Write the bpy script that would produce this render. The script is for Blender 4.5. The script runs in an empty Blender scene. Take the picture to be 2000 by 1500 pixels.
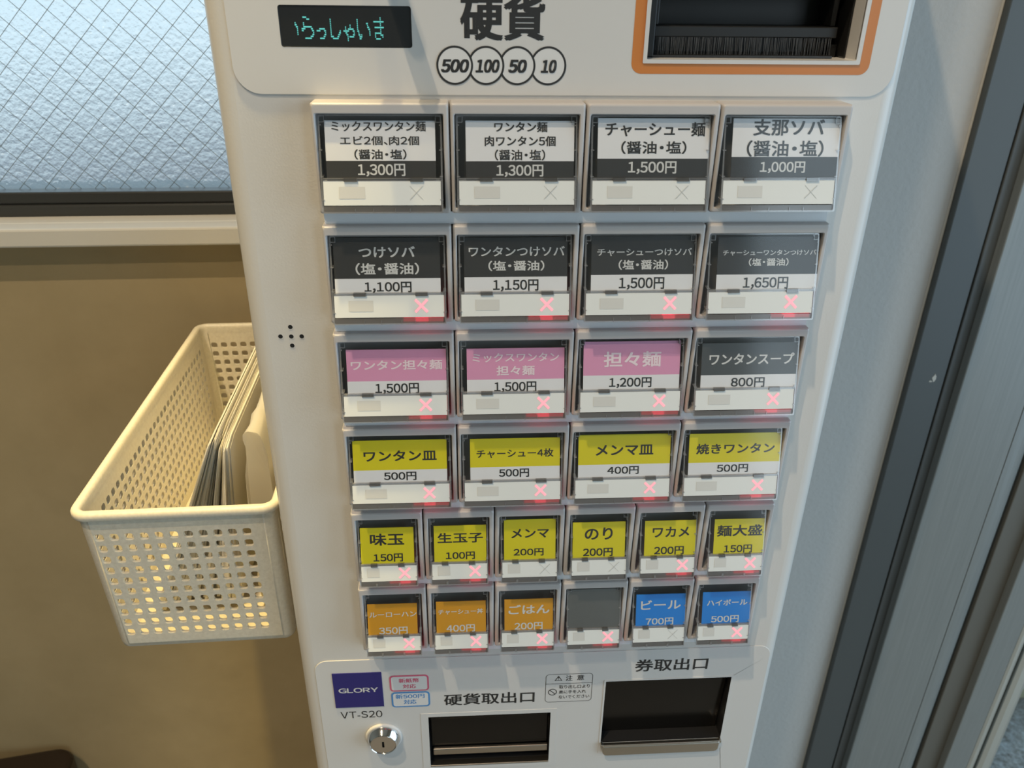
import bpy, bmesh, math, random
from mathutils import Vector, Matrix, noise
random.seed(7)
SC = bpy.context.scene
COL = SC.collection
PI = math.pi
R = math.radians
ZO = 1.35                       # height of the top of the button block above the floor

# ---------------------------------------------------------------- camera
cam_d = bpy.data.cameras.new('camera')
cam_d.sensor_width = 36.0; cam_d.sensor_fit = 'HORIZONTAL'; cam_d.lens = 36.0 * 1550 / 2000
cam_d.clip_start = 0.01
cam_d.dof.use_dof = True; cam_d.dof.focus_distance = 0.47; cam_d.dof.aperture_fstop = 16
cam = bpy.data.objects.new('camera', cam_d); COL.objects.link(cam)
cam.location = (0.07097, -0.39094, ZO + 0.05168)
cam.rotation_euler = (R(62.97431), R(-0.65924), R(-3.33556))
SC.camera = cam

# ---------------------------------------------------------------- view + world
SC.view_settings.view_transform = 'Standard'
SC.view_settings.look = 'None'
SC.view_settings.gamma = 1.0
SC.view_settings.use_curve_mapping = False
SC.view_settings.exposure = 0.13
W = bpy.data.worlds.new('sky'); SC.world = W; W.use_nodes = True
wn = W.node_tree.nodes; wl = W.node_tree.links; wn.clear()
wo = wn.new('ShaderNodeOutputWorld'); wb = wn.new('ShaderNodeBackground')
wt = wn.new('ShaderNodeTexCoord'); ws = wn.new('ShaderNodeSeparateXYZ')
wr = wn.new('ShaderNodeValToRGB'); wm = wn.new('ShaderNodeMath'); wm.operation = 'MULTIPLY_ADD'
wm.inputs[1].default_value = 0.5; wm.inputs[2].default_value = 0.5
wr.color_ramp.elements[0].position = 0.37; wr.color_ramp.elements[0].color = (0.12, 0.13, 0.15, 1)
wr.color_ramp.elements[1].position = 0.62; wr.color_ramp.elements[1].color = (0.60, 0.80, 0.95, 1)
e_ = wr.color_ramp.elements.new(0.47); e_.color = (0.58, 0.70, 0.78, 1)
wl.new(wt.outputs['Generated'], ws.inputs[0]); wl.new(ws.outputs['Z'], wm.inputs[0])
wl.new(wm.outputs[0], wr.inputs[0]); wl.new(wr.outputs[0], wb.inputs['Color'])
wb.inputs['Strength'].default_value = 1.35
wl.new(wb.outputs[0], wo.inputs[0])

# ---------------------------------------------------------------- lamps
def lamp(name, kind, loc, target, energy, color, **kw):
    d = bpy.data.lights.new(name, kind); d.energy = energy; d.color = color
    for k, v in kw.items(): setattr(d, k, v)
    o = bpy.data.objects.new(name, d); COL.objects.link(o); o.location = loc
    o.rotation_euler = (Vector(target) - Vector(loc)).to_track_quat('-Z', 'Y').to_euler()
    return o
# warm downlights of the shop ceiling, up to the left in front of the machine
lamp('warm_downlight', 'SPOT', (-0.70, -1.00, ZO + 2.50), (0.10, 0.05, ZO - 0.15), 158, (1.0, 0.80, 0.56),
     spot_size=R(60), spot_blend=0.5, shadow_soft_size=0.015)
lamp('warm_downlight_low', 'SPOT', (-0.47, -1.14, ZO + 1.60), (0.04, 0.05, ZO - 0.15), 36, (1.0, 0.81, 0.58),
     spot_size=R(75), spot_blend=0.5, shadow_soft_size=0.03)
# another warm downlight, nearly above the basket
lamp('warm_downlight_side', 'SPOT', (-0.12, -0.10, ZO + 1.60), (-0.15, 0.10, ZO - 0.30), 200, (1.0, 0.76, 0.33),
     spot_size=R(16), spot_blend=0.8, shadow_soft_size=0.03)
# daylight through the glass shop fronts behind and to the right of the photographer
lamp('shop_front_daylight', 'AREA', (1.52, -2.56, ZO - 0.1), (1.45, 0.0, ZO - 0.1), 8, (0.74, 0.90, 1.0),
     shape='RECTANGLE', size=0.75, size_y=2.0)
lamp('side_window_daylight', 'AREA', (1.88, -0.80, ZO - 0.1), (0.0, -0.6, ZO - 0.1), 17.5, (0.56, 0.79, 1.0),
     shape='RECTANGLE', size=1.5, size_y=2.0)
# ---------------------------------------------------------------- materials
def mat(name, col, rough=0.5, metal=0.0, spec=0.5, coat=0.0, bump=None, noise_col=None, aniso=None, sheen=0, trans=0, sss=0):
    m = bpy.data.materials.new(name); m.use_nodes = True
    nt = m.node_tree; b = nt.nodes['Principled BSDF']
    b.inputs['Base Color'].default_value = (*col, 1); b.inputs['Roughness'].default_value = rough
    b.inputs['Metallic'].default_value = metal; b.inputs['Specular IOR Level'].default_value = spec
    b.inputs['Coat Weight'].default_value = coat; b.inputs['Coat Roughness'].default_value = 0.16
    if sss:
        b.inputs['Subsurface Weight'].default_value = sss; b.inputs['Subsurface Radius'].default_value = (0.004, 0.003, 0.002)
        b.inputs['Subsurface Scale'].default_value = 1.0
    tc = nt.nodes.new('ShaderNodeTexCoord')
    if noise_col:                                         # (second colour, scale, detail, stretch xyz)
        c2, sc, det, st = noise_col
        mp = nt.nodes.new('ShaderNodeMapping'); mp.inputs['Scale'].default_value = st
        n = nt.nodes.new('ShaderNodeTexNoise'); n.inputs['Scale'].default_value = sc; n.inputs['Detail'].default_value = det
        n.inputs['Roughness'].default_value = 0.65
        r = nt.nodes.new('ShaderNodeValToRGB')
        r.color_ramp.elements[0].position = 0.3; r.color_ramp.elements[0].color = (*col, 1)
        r.color_ramp.elements[1].position = 0.7; r.color_ramp.elements[1].color = (*c2, 1)
        nt.links.new(tc.outputs['Object'], mp.inputs[0]); nt.links.new(mp.outputs[0], n.inputs[0])
        nt.links.new(n.outputs['Fac'], r.inputs[0]); nt.links.new(r.outputs[0], b.inputs['Base Color'])
    if bump:                                              # (scale, strength, distance, stretch)
        sc, stn, dist, st = bump
        mp = nt.nodes.new('ShaderNodeMapping'); mp.inputs['Scale'].default_value = st
        n = nt.nodes.new('ShaderNodeTexNoise'); n.inputs['Scale'].default_value = sc; n.inputs['Detail'].default_value = 3
        bp = nt.nodes.new('ShaderNodeBump'); bp.inputs['Strength'].default_value = stn; bp.inputs['Distance'].default_value = dist
        nt.links.new(tc.outputs['Object'], mp.inputs[0]); nt.links.new(mp.outputs[0], n.inputs[0])
        nt.links.new(n.outputs['Fac'], bp.inputs['Height']); nt.links.new(bp.outputs[0], b.inputs['Normal'])
    return m

def emit(name, col, strength, base=(0.3, 0.3, 0.3)):
    m = mat(name, base, 0.35)
    b = m.node_tree.nodes['Principled BSDF']
    b.inputs['Emission Color'].default_value = (*col, 1); b.inputs['Emission Strength'].default_value = strength
    return m

def clear(name, tint=(0.97, 0.98, 0.98), gloss=1.0, rough=0.02, diff=0.0, dcol=(0.6, 0.6, 0.6), ior=1.49):
    """thin clear acrylic sheet: straight-through transmission, fresnel reflection, optional haze"""
    m = bpy.data.materials.new(name); m.use_nodes = True
    nt = m.node_tree; nt.nodes.clear(); L = nt.links.new
    out = nt.nodes.new('ShaderNodeOutputMaterial')
    tr = nt.nodes.new('ShaderNodeBsdfTransparent'); tr.inputs[0].default_value = (*tint, 1)
    gl = nt.nodes.new('ShaderNodeBsdfGlossy'); gl.inputs['Roughness'].default_value = rough
    fr = nt.nodes.new('ShaderNodeLayerWeight'); fr.inputs['Blend'].default_value = 0.5
    pw = nt.nodes.new('ShaderNodeMath'); pw.operation = 'POWER'; pw.inputs[1].default_value = 5.0
    sc_ = nt.nodes.new('ShaderNodeMath'); sc_.operation = 'MULTIPLY_ADD'; sc_.inputs[1].default_value = 0.92; sc_.inputs[2].default_value = 0.06
    mu = nt.nodes.new('ShaderNodeMath'); mu.operation = 'MULTIPLY'; mu.inputs[1].default_value = gloss; mu.use_clamp = True
    L(fr.outputs['Facing'], pw.inputs[0]); L(pw.outputs[0], sc_.inputs[0])
    mx = nt.nodes.new('ShaderNodeMixShader')
    L(sc_.outputs[0], mu.inputs[0]); L(mu.outputs[0], mx.inputs[0])
    first = tr
    if diff:
        df = nt.nodes.new('ShaderNodeBsdfDiffuse'); df.inputs[0].default_value = (*dcol, 1)
        tl = nt.nodes.new('ShaderNodeBsdfTranslucent'); tl.inputs[0].default_value = (*dcol, 1)
        dm = nt.nodes.new('ShaderNodeMixShader'); dm.inputs[0].default_value = 0.5
        L(df.outputs[0], dm.inputs[1]); L(tl.outputs[0], dm.inputs[2])
        m2 = nt.nodes.new('ShaderNodeMixShader'); m2.inputs[0].default_value = diff
        L(tr.outputs[0], m2.inputs[1]); L(dm.outputs[0], m2.inputs[2]); first = m2
    L(first.outputs[0], mx.inputs[1]); L(gl.outputs[0], mx.inputs[2]); L(mx.outputs[0], out.inputs[0])
    return m

M = {}
M['cabinet'] = mat('white_powder_coat', (0.62, 0.605, 0.575), 0.42, coat=0.5, bump=(900, 0.12, 0.0004, (1, 1, 1)))
M['panel'] = mat('white_satin_film', (0.62, 0.61, 0.59), 0.30, bump=(1500, 0.05, 0.0002, (1, 1, 1)))
M['bezel'] = mat('warm_grey_plastic', (0.50, 0.475, 0.46), 0.38, bump=(1800, 0.04, 0.0002, (1, 1, 1)))
M['rail'] = mat('fill_tinted_plastic', (0.70, 0.72, 0.74), 0.35)  # lighter and cooler than the bezel, fill light put into the colour
M['well'] = mat('dark_grey_well', (0.17, 0.17, 0.165), 0.45)
M['black'] = mat('black_plastic', (0.018, 0.018, 0.019), 0.32)
M['blackgloss'] = mat('black_gloss_plastic', (0.014, 0.014, 0.014), 0.38, spec=0.35)
M['brush'] = mat('black_bristle', (0.05, 0.05, 0.05), 0.5)
M['ink'] = mat('black_ink', (0.022, 0.022, 0.022), 0.5)
M['whiteink'] = mat('white_print', (0.60, 0.60, 0.59), 0.5)
M['paper'] = mat('white_paper', (0.72, 0.72, 0.74), 0.55, bump=(2500, 0.05, 0.0001, (1, 1, 1)))
M['cardblack'] = mat('black_card', (0.030, 0.030, 0.030), 0.5)
M['cardgrey'] = mat('grey_card', (0.055, 0.060, 0.062), 0.5)
M['pink'] = mat('pink_card', (0.66, 0.29, 0.46), 0.5)
M['yellow'] = mat('yellow_card', (0.64, 0.56, 0.004), 0.5)
M['orange'] = mat('ochre_card', (0.60, 0.28, 0.010), 0.5)
M['blue'] = mat('blue_card', (0.012, 0.20, 0.64), 0.5)
M['clear'] = clear('clear_acrylic', gloss=0.75, rough=0.10)
M['rim'] = clear('clear_acrylic_edge', tint=(0.80, 0.81, 0.83), gloss=2.2, rough=0.10, diff=0.30, dcol=(0.72, 0.72, 0.73))
M['rimdark'] = clear('smoky_acrylic_edge', tint=(0.50, 0.49, 0.48), gloss=2.0, rough=0.10, diff=0.25, dcol=(0.35, 0.34, 0.33))
M['lip'] = clear('acrylic_light_guide', tint=(0.52, 0.51, 0.50), gloss=1.2, rough=0.12, diff=0.45, dcol=(0.36, 0.345, 0.335))
M['status'] = mat('milky_white_plastic', (0.71, 0.73, 0.71), 0.25)
M['patch'] = mat('faint_grey_print', (0.60, 0.60, 0.57), 0.25)
M['xoff'] = mat('unlit_cross_print', (0.50, 0.51, 0.50), 0.3)
M['xon'] = emit('lit_red_cross', (1.0, 0.30, 0.36), 0.95, (0.45, 0.2, 0.2))
M['led'] = emit('red_indicator', (1.0, 0.04, 0.08), 4.5, (0.3, 0.05, 0.05))
M['ledglow'] = emit('painted_red_glow', (1.0, 0.03, 0.06), 1.6, (0.3, 0.05, 0.05))  # emission standing in for the red LED light spreading along the edge
M['blank'] = mat('bare_grey_backing', (0.20, 0.20, 0.195), 0.30, metal=0.6)
M['dots'] = emit('cyan_display_dots', (0.14, 0.66, 0.60), 0.75, (0.05, 0.2, 0.2))
M['screen'] = mat('display_window', (0.022, 0.024, 0.025), 0.16)
M['bordero'] = mat('orange_print', (0.56, 0.19, 0.035), 0.35)
M['steel'] = mat('brushed_stainless', (0.50, 0.47, 0.42), 0.28, metal=1.0)
M['chrome'] = mat('chrome', (0.72, 0.71, 0.69), 0.10, metal=1.0)
M['badge'] = mat('navy_badge', (0.025, 0.022, 0.16), 0.3)
M['pinkink'] = mat('pink_ink', (0.62, 0.12, 0.20), 0.4)
M['blueink'] = mat('blue_ink', (0.07, 0.25, 0.55), 0.4)
M['stickerwhite'] = mat('sticker_white', (0.68, 0.68, 0.67), 0.4)
M['smoked'] = mat('smoked_flap', (0.007, 0.006, 0.005), 0.16, spec=0.3)
M['basket'] = mat('cream_speckled_plastic', (0.66, 0.61, 0.49), 0.42, noise_col=((0.58, 0.53, 0.42), 420, 2, (1, 1, 1)), sss=0.15)
M['bag'] = mat('white_folded_bag', (0.80, 0.77, 0.69), 0.55, bump=(120, 0.25, 0.001, (1, 1, 1)), sss=0.1)
M['packet'] = clear('thin_cloudy_plastic', tint=(0.9, 0.89, 0.85), gloss=0.6, rough=0.40, diff=0.85, dcol=(0.80, 0.75, 0.63))
M['beige'] = mat('beige_plaster', (0.36, 0.285, 0.155), 0.8, bump=(9, 0.35, 0.006, (1, 1, 1)), noise_col=((0.42, 0.335, 0.19), 7, 5, (1, 1, 1)))
M['whitewall'] = mat('white_stucco', (0.40, 0.39, 0.37), 0.8, bump=(160, 0.35, 0.002, (1, 1, 1)))
M['sill'] = mat('white_sill_board', (0.66, 0.64, 0.57), 0.45)
M['bronze'] = mat('black_window_frame', (0.035, 0.037, 0.036), 0.35)
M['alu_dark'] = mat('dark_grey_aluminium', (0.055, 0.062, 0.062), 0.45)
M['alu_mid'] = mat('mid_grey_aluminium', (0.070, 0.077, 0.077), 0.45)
M['alu'] = mat('brushed_grey_aluminium', (0.165, 0.180, 0.178), 0.40, metal=0.15, noise_col=((0.195, 0.212, 0.208), 60, 3, (6, 6, 0.15)))
M['alu_olive'] = mat('olive_grey_aluminium', (0.095, 0.092, 0.078), 0.45)  # uniform dark olive grey, used for the frame channel
M['alu_bright'] = mat('mill_aluminium', (0.50, 0.53, 0.51), 0.32, metal=0.7)
M['caulk'] = mat('caulk', (0.42, 0.40, 0.35), 0.6)
M['gasket'] = mat('dark_gasket', (0.05, 0.06, 0.055), 0.6)
M['glass'] = clear('window_glass', tint=(0.90, 0.94, 0.93), gloss=1.0, ior=1.5)
M['wire'] = mat('wire', (0.20, 0.24, 0.24), 0.5, metal=0.5)
M['asphalt'] = mat('wet_asphalt', (0.035, 0.04, 0.045), 0.6, bump=(60, 0.8, 0.02, (1, 1, 1)), noise_col=((0.30, 0.33, 0.37), 90, 3, (1, 1, 1)))
M['kerb'] = mat('pale_yellow_kerb', (0.62, 0.58, 0.38), 0.7)
M['floor'] = mat('brown_floor_tile', (0.30, 0.25, 0.19), 0.5, noise_col=((0.34, 0.285, 0.22), 5, 3, (1, 1, 1)))
M['ceiling'] = mat('white_ceiling', (0.66, 0.64, 0.58), 0.8)
M['roomwall'] = mat('cream_room_wall', (0.66, 0.62, 0.54), 0.8)
M['leather'] = mat('dark_brown_seat', (0.018, 0.010, 0.006), 0.40)

def frosted():
    m = bpy.data.materials.new('frosted_wired_glass'); m.use_nodes = True
    nt = m.node_tree; nt.nodes.clear(); L = nt.links.new
    out = nt.nodes.new('ShaderNodeOutputMaterial')
    tl = nt.nodes.new('ShaderNodeBsdfTranslucent'); tl.inputs[0].default_value = (0.86, 0.93, 0.95, 1)
    rf = nt.nodes.new('ShaderNodeBsdfRefraction'); rf.inputs['Roughness'].default_value = 0.22; rf.inputs['IOR'].default_value = 1.12
    rf.inputs[0].default_value = (0.88, 0.94, 0.95, 1)
    gl = nt.nodes.new('ShaderNodeBsdfGlossy'); gl.inputs['Roughness'].default_value = 0.25
    tc = nt.nodes.new('ShaderNodeTexCoord')
    n = nt.nodes.new('ShaderNodeTexNoise'); n.inputs['Scale'].default_value = 230; n.inputs['Detail'].default_value = 2.5
    bp = nt.nodes.new('ShaderNodeBump'); bp.inputs['Strength'].default_value = 0.9; bp.inputs['Distance'].default_value = 0.004
    L(tc.outputs['Object'], n.inputs[0]); L(n.outputs['Fac'], bp.inputs['Height'])
    for s in (tl, rf, gl): L(bp.outputs[0], s.inputs['Normal'])
    a = nt.nodes.new('ShaderNodeMixShader'); a.inputs[0].default_value = 0.80
    b = nt.nodes.new('ShaderNodeMixShader'); b.inputs[0].default_value = 0.05
    L(tl.outputs[0], a.inputs[1]); L(rf.outputs[0], a.inputs[2]); L(a.outputs[0], b.inputs[1]); L(gl.outputs[0], b.inputs[2])
    L(b.outputs[0], out.inputs[0])
    return m
M['frosted'] = frosted()

# ---------------------------------------------------------------- mesh helpers
class MB:
    """collects faces (with material slots and smoothing) and builds ONE mesh"""
    def __init__(s): s.v = []; s.f = []; s.mi = []; s.sm = []
    def add(s, verts, faces, mi=0, smooth=False):
        o = len(s.v); s.v += [tuple(v) for v in verts]
        for f in faces: s.f.append([i + o for i in f]); s.mi.append(mi); s.sm.append(smooth)
        return s
    def box(s, x0, x1, y0, y1, z0, z1, mi=0):
        v = [(x, y, z) for x in (x0, x1) for y in (y0, y1) for z in (z0, z1)]
        return s.add(v, [(0, 1, 3, 2), (4, 6, 7, 5), (0, 4, 5, 1), (2, 3, 7, 6), (0, 2, 6, 4), (1, 5, 7, 3)], mi)
    def loft(s, loops, cap0=False, cap1=False, mi=0, smooth=False, closed=True):
        n = len(loops[0]); v = [p for l in loops for p in l]; f = []
        for k in range(len(loops) - 1):
            for i in range(n if closed else n - 1):
                j = (i + 1) % n
                f.append((k * n + i, k * n + j, (k + 1) * n + j, (k + 1) * n + i))
        s.add(v, f, mi, smooth)
        if cap0: s.add(loops[0], [list(range(n))[::-1]], mi)
        if cap1: s.add(loops[-1], [list(range(n))], mi)
        return s
    def mesh(s, name):
        m = bpy.data.meshes.new(name); m.from_pydata(s.v, [], s.f); m.update()
        for p, a, b in zip(m.polygons, s.mi, s.sm): p.material_index = a; p.use_smooth = b
        bm = bmesh.new(); bm.from_mesh(m); bmesh.ops.remove_doubles(bm, verts=bm.verts, dist=1e-6)
        bmesh.ops.recalc_face_normals(bm, faces=bm.faces)
        ed = [e for e in bm.edges if len(e.link_faces) == 2 and (e.link_faces[0].smooth or e.link_faces[1].smooth)
              and (e.link_faces[0].smooth != e.link_faces[1].smooth or e.calc_face_angle(0) > R(50))]
        if ed: bmesh.ops.split_edges(bm, edges=ed)
        bm.to_mesh(m); bm.free()
        return m

def rrect(x0, x1, z0, z1, r, n=4, y=0.0):
    """counter-clockwise rounded rectangle in the XZ plane, fixed point count"""
    pts = []
    for cx, cz, a in ((x1 - r, z1 - r, 0), (x0 + r, z1 - r, 90), (x0 + r, z0 + r, 180), (x1 - r, z0 + r, 270)):
        for k in range(n + 1):
            t = R(a + 90 * k / n); pts.append((cx + r * math.cos(t), y, cz + r * math.sin(t)))
    return pts

def circle(cx, cz, r, n=32, y=0.0):
    return [(cx + r * math.cos(2 * PI * k / n), y, cz + r * math.sin(2 * PI * k / n)) for k in range(n)]

def plate(outlines, y, t=0.0, bevel=0.0):
    """filled 2-D outline(s) in the XZ plane (inner ones are holes); front face at y, thickness t behind it"""
    c = bpy.data.curves.new('tmp', 'CURVE'); c.dimensions = '2D'; c.fill_mode = 'BOTH'
    c.extrude = t / 2
    for o in outlines:
        sp = c.splines.new('POLY'); sp.points.add(len(o) - 1); sp.use_cyclic_u = True
        for p, q in zip(sp.points, o): p.co = (q[0], q[2], 0, 1)
    ob = bpy.data.objects.new('tmp', c); COL.objects.link(ob)
    dg = bpy.context.evaluated_depsgraph_get()
    m = bpy.data.meshes.new_from_object(ob.evaluated_get(dg))
    bpy.data.objects.remove(ob); bpy.data.curves.remove(c)
    V = [(v.co.x, y + t / 2 - v.co.z, v.co.y) for v in m.vertices]
    F = [list(p.vertices) for p in m.polygons]
    bpy.data.meshes.remove(m)
    return V, F

_glyph = {}
def one(ch):
    """outline of one character, em square units"""
    if ch not in _glyph:
        c = bpy.data.curves.new('tmp', 'FONT'); c.body = ch; c.size = 1; c.resolution_u = 4; c.fill_mode = 'FRONT'
        ob = bpy.data.objects.new('tmp', c); COL.objects.link(ob)
        dg = bpy.context.evaluated_depsgraph_get()
        m = bpy.data.meshes.new_from_object(ob.evaluated_get(dg))
        bpy.data.objects.remove(ob); bpy.data.curves.remove(c)
        _glyph[ch] = ([(v.co.x, v.co.y) for v in m.vertices], [list(p.vertices) for p in m.polygons])
        bpy.data.meshes.remove(m)
    return _glyph[ch]
def glyphs(s, shear=0.0):
    """full-width letters set out in a line; Latin letters and digits are spaced by their own width"""
    V = []; F = []; cur = 0.0
    for ch in s:
        wide = chr(ord(ch) + 0xFEE0) if '!' <= ch <= '~' and ch != '-' else ch
        v, f = one(wide); o = len(V)
        if ch != wide or ch in '、・-':
            a = min(p[0] for p in v); b = max(p[0] for p in v); gap = 0.16 if ch == '・' else 0.05 if ch in ',、' else 0.045
            if ch == '1': gap = 0.09
            V += [(p[0] - a + gap + cur, p[1]) for p in v]; cur += b - a + 2 * gap
        else:
            V += [(p[0] + cur, p[1]) for p in v]; cur += 1.0
        F += [[i + o for i in q] for q in f]
    if shear: V = [(x + shear * y, y) for x, y in V]
    xs = [v[0] for v in V]; ys = [v[1] for v in V]
    x0, x1, y0, y1 = min(xs), max(xs), min(ys), max(ys)
    return [((x - x0) / (x1 - x0), (z - y0) / (y1 - y0)) for x, z in V], F

def write(mb, s, x0, x1, z0, z1, yf, bold=0.012, shear=0.0, mi=0):
    """fit the text s into the box x0..x1, z0..z1 on the surface y = yf(z)"""
    V, F = glyphs(s, shear)
    n = len(s); em = (x1 - x0) / max(1.0, sum(0.55 if ord(ch) < 128 else 1.0 for ch in s)); h = bold * min(em, (z1 - z0) * 1.3)
    k = 0
    for a, b in ((-1, -0.7), (1, -0.7), (1, 0.7), (-1, 0.7)) if h > 0 else ((0, 0),):
        out = []
        for u, v in V:
            z = z0 + h * 0.7 + (z1 - z0 - 1.4 * h) * v + b * h
            out.append((x0 + h + (x1 - x0 - 2 * h) * u + a * h, yf(z) - 0.000003 * k, z))
        mb.add(out, F, mi); k += 1

def link(name, mesh, mats, parent=None, loc=(0, 0, 0)):
    o = bpy.data.objects.new(name, mesh)
    if not mesh.materials:
        for m in (mats if isinstance(mats, (list, tuple)) else [mats]): mesh.materials.append(M[m])
    COL.objects.link(o); o.location = loc
    if parent: o.parent = parent
    return o

def tag(o, label, cat, group=None):
    o['label'] = label; o['category'] = cat
    if group: o['group'] = group
    return o

def empty(name, loc, rz=0.0):
    o = bpy.data.objects.new(name, None); o.empty_display_size = 0.1
    COL.objects.link(o); o.location = loc; o.rotation_euler = (0, 0, rz)
    return o

def structure(o): o['kind'] = 'structure'; return o

def bevel(o, w, seg=2, ang=40):
    md = o.modifiers.new('bevel', 'BEVEL'); md.width = w; md.segments = seg; md.limit_method = 'ANGLE'; md.angle_limit = R(ang)
    return o

# ---------------------------------------------------------------- the room (turned 1.7 degrees against the machine)
TH = R(1.7)
def room(name, mb_or_mesh, mats, parent=None):
    m = mb_or_mesh.mesh(name) if isinstance(mb_or_mesh, MB) else mb_or_mesh
    o = link(name, m, mats, parent)
    if not parent: o.rotation_euler = (0, 0, TH)
    return o
WD = 0.37                                    # distance of the wall face
FZ, CZ = 0.0, ZO + 2.60                      # floor and ceiling heights
WX0, WX1, WZ0, WZ1 = -0.95, -0.055, ZO - 0.1565, ZO + 0.52     # window opening
DX0, DX1, DZ1 = 0.5785, 1.55, ZO + 0.72      # door opening

w = MB()
w.box(-2.4, WX0, WD, WD + 0.12, FZ, CZ); w.box(WX0, WX1, WD, WD + 0.12, FZ, WZ0 - 0.018); w.box(WX0, WX1, WD, WD + 0.12, WZ1, CZ)
w.box(WX1, 0.10, WD, WD + 0.12, FZ, CZ)
structure(room('wall_back', w, 'beige'))
w = MB(); w.box(0.10, DX0, WD, WD + 0.12, FZ, CZ); w.box(DX0, DX1, WD, WD + 0.12, DZ1, CZ); w.box(DX1, 1.9, WD, WD + 0.12, FZ, CZ)
structure(room('wall_right', w, 'whitewall'))
w = MB(); w.box(-2.52, -2.4, -2.6, WD + 0.12, FZ, CZ); structure(room('wall_left', w, 'roomwall'))
w = MB(); w.box(-2.4, 1.1, -2.72, -2.6, FZ, CZ); w.box(1.1, 1.9, -2.72, -2.6, ZO + 0.95, CZ); structure(room('wall_front', w, 'roomwall'))
w = MB(); w.box(1.9, 2.0, -0.02, WD + 0.12, FZ, CZ); w.box(1.9, 2.0, -2.72, -1.6, FZ, CZ); w.box(1.9, 2.0, -1.6, -0.02, ZO + 0.95, CZ); structure(room('wall_side', w, 'roomwall'))
w = MB(); w.box(-2.52, 1.9, -2.72, WD + 0.12, -0.05, FZ); structure(room('floor', w, 'floor'))
w = MB(); w.box(-2.52, 1.9, -2.72, WD + 0.12, CZ, CZ + 0.05); structure(room('ceiling', w, 'ceiling'))
w = MB(); w.box(-8, 12, WD + 0.13, 4.0, -0.14, -0.04); structure(room('ground', w, 'asphalt'))
kb = MB(); kb.box(0.60, 3.2, 0.775, 0.90, -0.04, 0.06); o = room('kerb_stone', kb, 'kerb'); bevel(o, 0.012)
tag(o, 'pale yellowish kerb seen through the glass door at lower right edge', 'kerb')

# window with wired frosted glass
win = structure(empty('window_1', (0, 0, 0), TH))
f = MB()
FB = ZO - 0.1565; FY = 0.394
f.box(WX0, WX1, FY, FY + 0.05, FB, FB + 0.011)
f.box(WX0, WX1, FY + 0.004, FY + 0.05, FB + 0.011, FB + 0.0225)
f.box(WX0, WX1, FY, FY + 0.05, WZ1 - 0.03, WZ1); f.box(WX0, WX0 + 0.03, FY, FY + 0.05, FB, WZ1); f.box(WX1 - 0.03, WX1, FY, FY + 0.05, FB, WZ1)
bevel(link('window_frame', f.mesh('window_frame'), 'bronze', win), 0.0015)
p = MB(); p.add([(WX0, FY + 0.020, FB), (WX1, FY + 0.020, FB), (WX1, FY + 0.020, WZ1), (WX0, FY + 0.020, WZ1)], [(0, 1, 2, 3)])
link('window_pane', p.mesh('window_pane'), 'frosted', win)
wm_ = MB()
def wire(a, b, r=0.00030):
    a = Vector(a); b = Vector(b); d = (b - a).normalized(); u = Vector((0, 1, 0)); v = d.cross(u)
    l0 = [a + r * (math.cos(t) * u + math.sin(t) * v) for t in (0.0, 2.1, 4.2)]; l1 = [p_ + (b - a) for p_ in l0]
    wm_.loft([l0, l1])
gx0, gx1, gz0, gz1 = WX0 + 0.02, WX1 - 0.02, FB + 0.01, WZ1 - 0.02
for sgn, off in ((1, -0.2088), (-1, -0.4095)):
    for k in range(-60, 80):
        c = off + k * 0.02335                       # z - ZO = sgn * x + c'
        cc = (ZO - 0.1373) - sgn * (-0.3474) + k * 0.02335 if sgn > 0 else (ZO + 0.0273 + -0.2615) + k * 0.02335
        pts = []
        for x in (gx0, gx1):
            z = sgn * x + cc
            if gz0 <= z <= gz1: pts.append((x, z))
        for z in (gz0, gz1):
            x = (z - cc) / sgn
            if gx0 < x < gx1: pts.append((x, z))
        if len(pts) >= 2:
            wire((pts[0][0], FY + 0.0188, pts[0][1]), (pts[1][0], FY + 0.0188, pts[1][1]))
link('wire_mesh', wm_.mesh('wire_mesh'), 'wire', win)
s = MB(); s.box(WX0 - 0.02, WX1 + 0.02, 0.350, 0.372, ZO - 0.1738, ZO - 0.1563); s.box(WX0, WX1, 0.371, FY + 0.05, ZO - 0.1738, ZO - 0.1563)
bevel(link('window_sill', s.mesh('window_sill'), 'sill', win), 0.002)

# glass door in grey aluminium at the right
door = structure(empty('door_1', (0, 0, 0), TH))
def S(s36, d): return s36 + (d - 0.36) * (s36 - 0.071) / 0.75
def strip(name, m, s0, s1, d, back=0.46, bev=0.0012):
    b = MB(); b.box(S(s0, d), S(s1, d), d, back, FZ, DZ1)
    return bevel(link(name, b.mesh(name), m, door), bev)
b = MB(); b.box(0.5765, 0.5788, 0.3680, 0.3715, FZ, DZ1); bevel(link('caulk_line', b.mesh('caulk_line'), 'caulk', door), 0.002)
strip('door_jamb', 'alu_dark', 0.5785, 0.6195, 0.3600)
strip('door_jamb', 'alu_mid', 0.6215, 0.6415, 0.3630)
strip('frame_cover', 'alu', 0.6425, 0.7276, 0.3520)
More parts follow.
